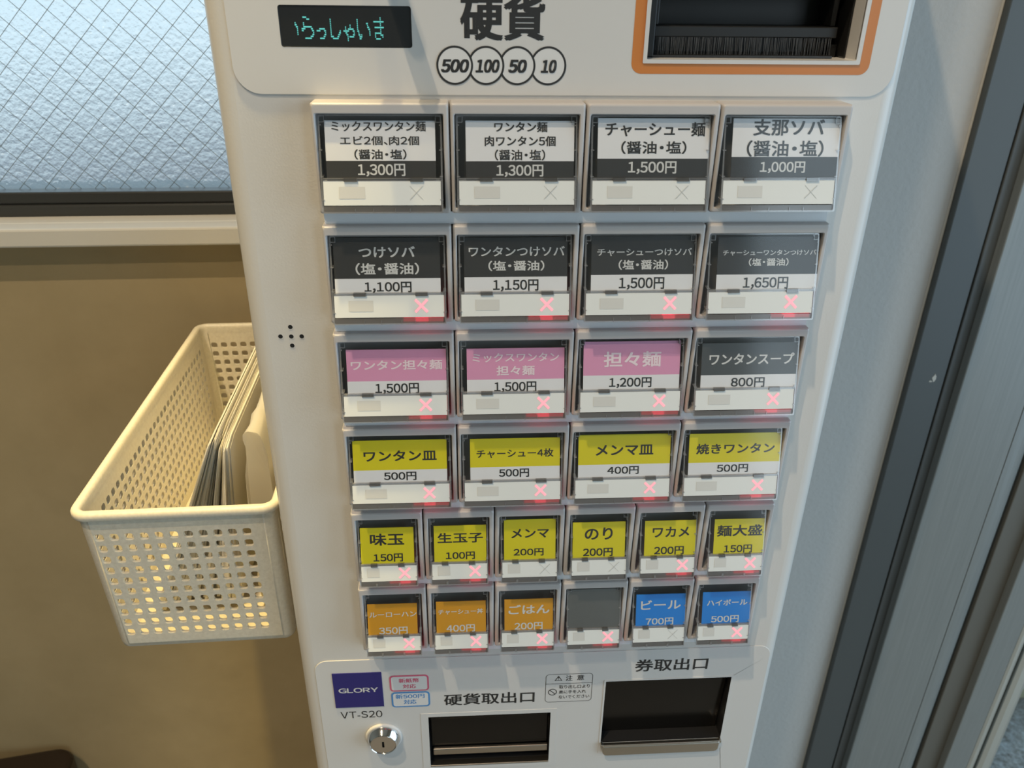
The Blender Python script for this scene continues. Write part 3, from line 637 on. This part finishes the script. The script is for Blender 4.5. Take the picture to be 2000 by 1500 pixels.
LIT = {(r_, c_) for r_ in (1, 2, 3) for c_ in range(4)} | {(4, 0), (4, 1), (4, 4), (4, 5), (5, 0), (5, 1), (5, 2), (5, 3), (5, 5)}
KIT = {}
def kit(w, x0, x1, xa, xb, patch, cross, dz):
    """meshes shared by all buttons of one width: bezel, well, cover, rim, light guide, status panel"""
    k = {}
    zt, zb = -0.0052, -0.0500
    b = MB()
    def lp(i, y): return rrect(0.0002 + i, w - 0.0004 - i, -0.0526 + i, -0.0002 - i, 0.0012, y=y)
    def hl(i, y): return rrect(x0 + i, x1 - i, zb + i, zt - i, 0.0010, y=y)
    b.loft([lp(0, CF), lp(0, 0.0016), lp(0.00025, 0.0006), lp(0.0008, 0.0001), lp(0.0013, 0), hl(-0.0004, 0), hl(0, 0.0005), hl(0, 0.0105)])
    k['bezel'] = b.mesh('menu_button')
    b = MB(); b.box(x0 - 0.0002, x1 + 0.0002, 0.0103, 0.0112, zb - 0.0002, zt + 0.0002); k['well'] = b.mesh('well')
    # clear cover: slanted front sheet over the card + sides
    cx0, cx1, ct, cb = x0 + 0.0007, x1 - 0.0007, zt - 0.0005, zb - 0.0003
    def cl(i, dy): return [(p[0], yfront(p[2]) + dy, p[2]) for p in rrect(cx0 + i, cx1 - i, cb + i, ct - i, 0.0008)]
    back = rrect(cx0, cx1, cb + 0.0008, ct, 0.0008, y=0.0095)
    b = MB(); b.loft([back, cl(0, 0.0005), cl(0.0004, 0)])
    hz = -0.0347 - dz
    a0 = [(cx0 + 0.0004, yfront(ct - 0.0004), ct - 0.0004), (cx1 - 0.0004, yfront(ct - 0.0004), ct - 0.0004), (cx1 - 0.0004, yfront(hz), hz), (cx0 + 0.0004, yfront(hz), hz)]
    b.add(a0, [(0, 3, 2, 1)]); k['cover'] = b.mesh('clear_cover')
    # moulded edge: rim, corner tabs, hinge bar with two tabs, side ticks
    b = MB()
    o_, i_ = cl(0.0001, -0.0001), cl(0.0009, -0.0001)
    b.loft([o_, i_])
    def slab(xa_, xb_, za_, zb_, t0=-0.0003, t1=0.0010, mi=0):
        v = [(x, yfront(z) + dy, z) for x in (xa_, xb_) for dy in (t0, t1) for z in (za_, zb_)]
        b.add(v, [(0, 1, 3, 2), (4, 6, 7, 5), (0, 4, 5, 1), (2, 3, 7, 6), (0, 2, 6, 4), (1, 5, 7, 3)], mi)
    for xx in (cx0 + 0.0006, cx1 - 0.0032):
        slab(xx, xx + 0.0026, ct - 0.0010, ct - 0.0005); slab(xx, xx + 0.0026, ct - 0.0036, ct - 0.0033)
        slab(xx + (0.0023 if xx < w / 2 else 0), xx + (0.0026 if xx < w / 2 else 0.0003), ct - 0.0036, ct - 0.0005)
        q_ = xx + (0.0004 if xx < w / 2 else 0.0018)
        slab(q_, q_ + 0.0005, ct - 0.0050, ct - 0.0045)
    ww = cx1 - cx0
    for ta in (0.19, 0.73) if w > 0.05 else (0.20, 0.66):
        slab(cx0 + ww * ta, cx0 + ww * (ta + 0.105), hz - 0.0010, hz + 0.0007, -0.0007, 0.0016, 1)
        slab(cx0 + ww * (ta + 0.105), cx0 + ww * (ta + 0.105) + 0.0003, hz - 0.0010, hz + 0.0007, -0.0007, 0.0010)
    slab(cx0 + 0.001, cx1 - 0.001, hz + 0.0002, hz + 0.0006); slab(cx0 + 0.001, cx1 - 0.001, hz - 0.0009, hz - 0.0001, 0.0001, 0.0012)
    for zz in (-0.0215, -0.0335, -0.0440):
        slab(cx0, cx0 + 0.0016, zz - 0.0002, zz + 0.0002, -0.0002, 0.004); slab(cx1 - 0.0016, cx1, zz - 0.0002, zz + 0.0002, -0.0002, 0.004)
    for ta in (0.27, 0.42, 0.60, 0.72) if w > 0.05 else (0.27, 0.66):
        slab(cx0 + ww * ta, cx0 + ww * ta + (0.0003 if w > 0.05 else 0.0012), cb + 0.0003, cb + 0.0024, -0.0002, 0.002)
    k['rim'] = b.mesh('cover_rim')
    # light guide along the bottom and up the right side
    b2 = b; b = MB()
    slab(cx0 + 0.0006, cx1 - 0.0006, cb + 0.0006, -0.0470, 0.0002, 0.0012)
    slab(cx1 - 0.0017, cx1 - 0.0005, cb + 0.0006, -0.0350, 0.0002, 0.0012)
    k['guide'] = b.mesh('light_guide')
    b = MB(); pz0, pz1 = -0.0465, -0.0355 - dz
    slab(xa, xb, pz0, pz1, 0.0001, 0.0030, 0)
    def flat(xa_, xb_, za_, zb_, lift, mi):
        b.add([(x, yfront(z) - lift, z) for x, z in ((xa_, za_), (xb_, za_), (xb_, zb_), (xa_, zb_))], [(0, 1, 2, 3)], mi)
    flat(patch[0], patch[1], patch[2], patch[3], 0.00002, 1)
    k['status'] = b.mesh('status_panel')
    cxm, czm, hs = cross
    def X(th):
        b3 = MB()
        for sg in (1, -1):
            e = hs; n_ = th / 2 * 0.7071
            pts = [(cxm - e - n_, czm - sg * e + sg * n_), (cxm - e + n_, czm - sg * e - sg * n_), (cxm + e + n_, czm + sg * e - sg * n_), (cxm + e - n_, czm + sg * e + sg * n_)]
            b3.add([(x, yfront(z) - 0.00006 - (0.00002 if sg > 0 else 0), z) for x, z in pts], [(0, 1, 2, 3)])
        return b3.mesh('sold_out_mark')
    k['on'] = X(0.0013); k['off'] = X(0.00022); k['off'].materials.append(M['xoff']); k['on'].materials.append(M['xon'])
    b = MB()
    lx0, lx1 = cxm - 0.0034, cxm + 0.0034
    slab(lx0, lx1, cb + 0.0010, -0.0474, 0.0016, 0.0024)
    slab(cxm - 0.0095, lx0 - 0.0002, cb + 0.0010, -0.0474, 0.0018, 0.0024, 1); slab(lx1 + 0.0002, cx1 - 0.0015, cb + 0.0010, -0.0474, 0.0018, 0.0024, 1)
    slab(cx1 - 0.0013, cx1 - 0.0009, -0.0480, -0.0365, 0.0016, 0.0022, 1)
    if w < 0.05: slab(cx1 - 0.0014, cx1 - 0.0007, -0.0445, -0.0375, 0.0014, 0.0022)
    k['led'] = b.mesh('indicator_lamp')
    return k
KIT[4] = kit(0.065, 0.0021, 0.0619, 0.0039, 0.0600, (0.0113, 0.0237, -0.0435, -0.0380), (0.0483, -0.0408, 0.0031), 0.0)
KIT[6] = kit(0.04333, 0.0028, 0.0400, 0.0046, 0.0386, (0.0082, 0.0157, -0.0438, -0.0378), (0.0310, -0.0414, 0.0032), 0.0011)
TOP = {'K0': ('paper', 'cardblack', 'ink', 'whiteink'), 'K1': ('cardblack', 'paper', 'whiteink', 'ink'), 'G': ('cardgrey', 'paper', 'whiteink', 'ink'),
       'P': ('pink', 'paper', 'pinkwhite', 'ink'), 'Y': ('yellow', 'paper', 'ink', 'ink'), 'y': ('yellow', 'yellow', 'ink', 'ink'),
       'o': ('orange', 'orange', 'whiteink', 'whiteink'), 'b': ('blue', 'blue', 'whiteink', 'whiteink')}
M['pinkwhite'] = mat('pale_pink_print', (0.78, 0.66, 0.71), 0.5)
CARD = {(r_, c_): (k_, bx_, ls_) for r_, c_, k_, bx_, ls_ in BUTTONS}
WORD = {'K0': 'white and black', 'K1': 'black and white', 'G': 'grey and white', 'P': 'pink and white', 'Y': 'yellow and white', 'y': 'yellow', 'o': 'ochre', 'b': 'blue'}
for r_ in range(6):
    ncol = 4 if r_ < 4 else 6; w_ = 0.26 / ncol; K = KIT[ncol]
    for c_ in range(ncol):
        bt = link('menu_button', K['bezel'], 'bezel', tm, Vector((c_ * w_, 0, ZO - r_ * PM)) - BASE)
        link('well', K['well'], 'well', bt)
        if (r_, c_) in CARD:
            k_, bx, lines = CARD[(r_, c_)]
            x0, x1, zt, zd, zb = [q_ / 1000 for q_ in bx]; zb = -0.0356
            ma, mb_, ta, tb = TOP[k_]
            b = MB()
            def cardrect(za, zb_, mi):
                v = [(x, ycard(z) + dy, z) for x in (x0, x1) for dy in (0, 0.0004) for z in (za, zb_)]
                b.add(v, [(0, 1, 3, 2), (4, 6, 7, 5), (0, 4, 5, 1), (2, 3, 7, 6), (0, 2, 6, 4), (1, 5, 7, 3)], mi)
            if zd: cardrect(zb, zd, 1); cardrect(zd, zt, 0)
            else: cardrect(zb, zt, 0)
            o = link('menu_card', b.mesh('menu_card'), [ma, mb_], bt); o['label'] = WORD[k_] + ' menu card'
            b = MB()
            for i, (s_, a_, b_, z0, z1) in enumerate(lines):
                last = i == len(lines) - 1
                bold = 0.022 if len(s_) < 8 else 0.016
                write(b, s_, a_ / 1000, b_ / 1000, z0 / 1000, z1 / 1000, lambda z: ycard(z) - 0.00012, bold, mi=1 if last else 0)
            link('lettering', b.mesh('card_lettering'), [ta, tb], bt)
        else:
            b = MB(); v = [(x, ycard(z), z) for x, z in ((0.0045, -0.036), (0.0387, -0.036), (0.0387, -0.0085), (0.0045, -0.0085))]
            b.add(v, [(0, 1, 2, 3)]); o = link('blank_backing', b.mesh('blank_backing'), 'blank', bt); o['label'] = 'bare silver grey backing without a card'
        link('clear_cover', K['cover'], 'clear', bt)
        link('cover_rim', K['rim'], ['rim', 'rimdark'], bt)
        link('light_guide', K['guide'], 'lip', bt)
        link('status_panel', K['status'], ['status', 'patch'], bt)
        lit = (r_, c_) in LIT
        o = link('sold_out_mark', K['on' if lit else 'off'], None, bt); o['label'] = 'lit pink red cross' if lit else 'unlit grey cross'
        if lit: link('indicator_lamp', K['led'], ['led', 'ledglow'], bt)
    b = MB(); b.box(0.0014, 0.2586, 0.0042, CF, -PM - 0.0005, -0.0524)
    ra = link('button_rail', b.mesh('button_rail'), 'rail', tm, Vector((0, 0, ZO - r_ * PM)) - BASE)
    if r_ < 5: pass

# ---------------------------------------------------------------- basket hung beside the machine
BO = Vector((-0.1774, 0.021, ZO - 0.3636))
bk = empty('storage_basket', BO, TH)
tag(bk, 'cream perforated plastic storage basket hanging beside the ticket machine', 'basket')
BW, BD, BH = 0.1290, 0.307, 0.1135            # body height below the rim
E0 = 0.0035; RC = 0.0078; T = 0.0022
b = MB()
def place(V, fn): return [fn(*v) for v in V]
def grid_plate(u0, u1, cols, us, du):
    holes = []
    for i in range(cols):
        for j in range(10):
            uc = us + i * du; zc = 0.0980 - j * 0.00905
            holes.append(rrect(uc - 0.0029, uc + 0.0029, zc - 0.0028, zc + 0.0028, 0.0017, 2))
    return plate([[(u0, 0, 0.006), (u1, 0, 0.006), (u1, 0, BH), (u0, 0, BH)]] + holes, 0, T)
xa, xb, ya, yb = E0, BW - E0, E0, BD - E0
V, F = grid_plate(xa + RC, xb - RC, 11, 0.0148, 0.00915)
b.add(place(V, lambda x, y, z: (x, ya + y, z)), F); b.add(place(V, lambda x, y, z: (x, yb - y, z)), F)
V, F = grid_plate(ya + RC, yb - RC, 30, 0.0185, 0.00915)
b.add(place(V, lambda x, y, z: (xa + y, x, z)), F); b.add(place(V, lambda x, y, z: (xb - y, x, z)), F)
for cx, cy, a in ((xb - RC, yb - RC, 0), (xa + RC, yb - RC, 90), (xa + RC, ya + RC, 180), (xb - RC, ya + RC, 270)):
    for r_ in (RC, RC - T):
        l0 = [(cx + r_ * math.cos(R(a + 90 * k / 8)), cy + r_ * math.sin(R(a + 90 * k / 8))) for k in range(9)]
        b.loft([[(x, y, 0.006) for x, y in l0], [(x, y, BH) for x, y in l0]], closed=False, smooth=True)
def ring(i, z, r): return [(p[0], p[2], z) for p in rrect(xa + i, xb - i, ya + i, yb - i, r, 8)]
b.loft([ring(0, 0.006, RC), ring(0.0006, 0.0028, RC - 0.0006), ring(0.003, 0.0004, RC - 0.003), ring(0.006, 0, RC - 0.006)], cap1=True, smooth=True)
b.loft([ring(T, 0.006, RC - T), ring(T + 0.004, 0.0025, 0.003)], cap1=True)
b.v = [(x + (BW - x) * 0.03 * (1 - z / BH), y + (BD / 2 - y) * 0.02 * (1 - z / BH), z) for x, y, z in b.v]
link('basket_body', b.mesh('basket_body'), 'basket', bk)
b = MB()
def rg(i, z): return [(p[0], p[2], z) for p in rrect(i, BW - i, i, BD - i, max(0.0115 - i, 0.004), 8)]
b.loft([rg(0.0036, BH), rg(0.0006, BH - 0.0002), rg(0, BH + 0.0010), rg(0, BH + 0.0035), rg(0.0009, BH + 0.0050), rg(0.0025, BH + 0.0056), rg(0.0045, BH + 0.0053), rg(0.0057, BH + 0.0043), rg(0.0060, BH + 0.0020), rg(0.0058, BH - 0.003)], smooth=True)
link('basket_rim', b.mesh('basket_rim'), 'basket', bk)
b = MB()
for y in (0.06, 0.22):
    b.box(BW - 0.001, BW + 0.0012, y, y + 0.03, BH - 0.02, BH + 0.002)
link('mounting_clip', b.mesh('mounting_clip'), 'basket', bk)

# folded bags standing upright in the basket, fanned between a left and a right line
NB = 8
zr, zbot, ztp = ZO - 0.2786, ZO - 0.3575, ZO - 0.216
def fan(g, z):
    xl = -0.1225 + (z - zr) * math.tan(R(23)); xr_ = -0.0905 + (z - zr) * math.tan(R(4.0))
    return xl + (xr_ - xl) * g
for i in range(NB):
    e = MB(); nleaf = 3; ns, nh = 16, 9
    hi = random.uniform(-0.003, 0.002) - 0.010 * i / NB; ynear = 0.068 + random.uniform(-0.004, 0.006) - (0.008 if i == 0 else 0)
    for lf in range(nleaf):
        jz = random.uniform(-0.002, 0.0025); jy = random.uniform(-0.003, 0.004); loops = []
        for s_ in range(ns + 1):
            sf = s_ / ns; la = []; lb = []
            for h in range(nh + 1):
                z = zbot + (ztp + hi + jz - zbot) * min(1.0, h / (nh - 1)); y = ynear + jy + (0.290 - ynear) * sf
                if s_ == 0 and h >= nh - 1: z -= 0.003; y += 0.001
                gw = 0.010 * math.sin(7 * sf + i * 1.7 + h * 0.5) * (1 if 0 < lf < 2 else 0.4)
                g0 = (i + 0.03 + 0.94 * lf / nleaf) / NB; g1 = (i + 0.03 + 0.94 * (lf + 0.94) / nleaf) / NB
                if h == nh: gm = (g0 + g1) / 2; g0 = gm - (gm - g0) * 0.35; g1 = gm + (g1 - gm) * 0.35; z += 0.0006
                la.append((fan(g0 + gw / NB, z) - (y - 0.07) * 0.03, y, z)); lb.append((fan(g1 + gw / NB, z) - (y - 0.07) * 0.03, y, z))
            loops.append(la + lb[::-1])
        e.loft(loops, True, True)
    og = Vector((fan((i + 0.5) / NB, zbot), 0.18, zbot))
    m = e.mesh('folded_bag'); m.transform(Matrix.Translation(-og))
    o = link('folded_bag', m, 'bag', None, og)
    if i == 0: tag(o, 'white folded bag leaning at the left end of the stack in the basket', 'bag', 'folded bags in the basket')
    elif i == NB - 1: tag(o, 'white folded bag in the basket touching the cloudy plastic packet', 'bag', 'folded bags in the basket')
    else: tag(o, 'white folded bag in the middle of the upright stack in the basket', 'bag', 'folded bags in the basket')
# cloudy plastic packet between the bags and the machine
e = MB(); loops = []
ns = 16
for s_ in range(ns + 1):
    y = 0.062 + 0.20 * s_ / ns; lp = []
    for k in range(28):
        a = 2 * PI * k / 28; ca, sa = math.cos(a), math.sin(a)
        sx = 0.0092 * (abs(ca) ** 0.35) * (1 if ca > 0 else -1); sz = 0.072 * (abs(sa) ** 0.4) * (1 if sa > 0 else -1)
        x = -0.0690 + sx; z = ZO - 0.283 + sz
        x += (z - (ZO - 0.283)) * 0.05 * (1 if x < -0.0690 else 0.0)
        nv = noise.noise_vector(Vector((x * 60, y * 40, z * 45)))
        x += nv.x * 0.0030 + (noise.noise(Vector((y * 130, z * 130, k))) * 0.0012); z += nv.z * 0.006 if sa > 0 else 0
        lp.append((min(x, -0.0590) - (y - 0.03) * 0.032, y + nv.y * 0.003, max(z, ZO - 0.3580)))
    loops.append(lp)
e.loft(loops, True, True, smooth=True)
m = e.mesh('plastic_packet'); og = Vector((-0.0725, 0.16, ZO - 0.36)); m.transform(Matrix.Translation(-og))
tag(link('plastic_packet', m, 'packet', None, og), 'crumpled cloudy plastic packet in the basket beside the folded bags', 'packet')

# ---------------------------------------------------------------- dark bench by the wall at lower left
be = empty('bench', (-0.66, 0.21, 0.0), R(9.4))
tag(be, 'dark brown bench with a rounded corner against the beige wall', 'bench')
b = MB(); hz_ = ZO - 0.85
def rb(i, z): return [(p[0], p[2], z) for p in rrect(-0.255 + i, 0.232 - i, -0.16 + i, 0.108 - i, 0.022, 6)]
b.loft([rb(0, hz_ - 0.06), rb(0, hz_ - 0.006), rb(0.002, hz_ - 0.0015), rb(0.006, hz_)], True, True, smooth=False)
link('seat', b.mesh('bench_seat'), 'leather', be)
for x in (-0.22, 0.19):
    for y in (-0.13, 0.075):
        b = MB(); b.box(x - 0.018, x + 0.018, y - 0.018, y + 0.018, 0, hz_ - 0.06); link('leg', b.mesh('bench_leg'), 'leather', be)
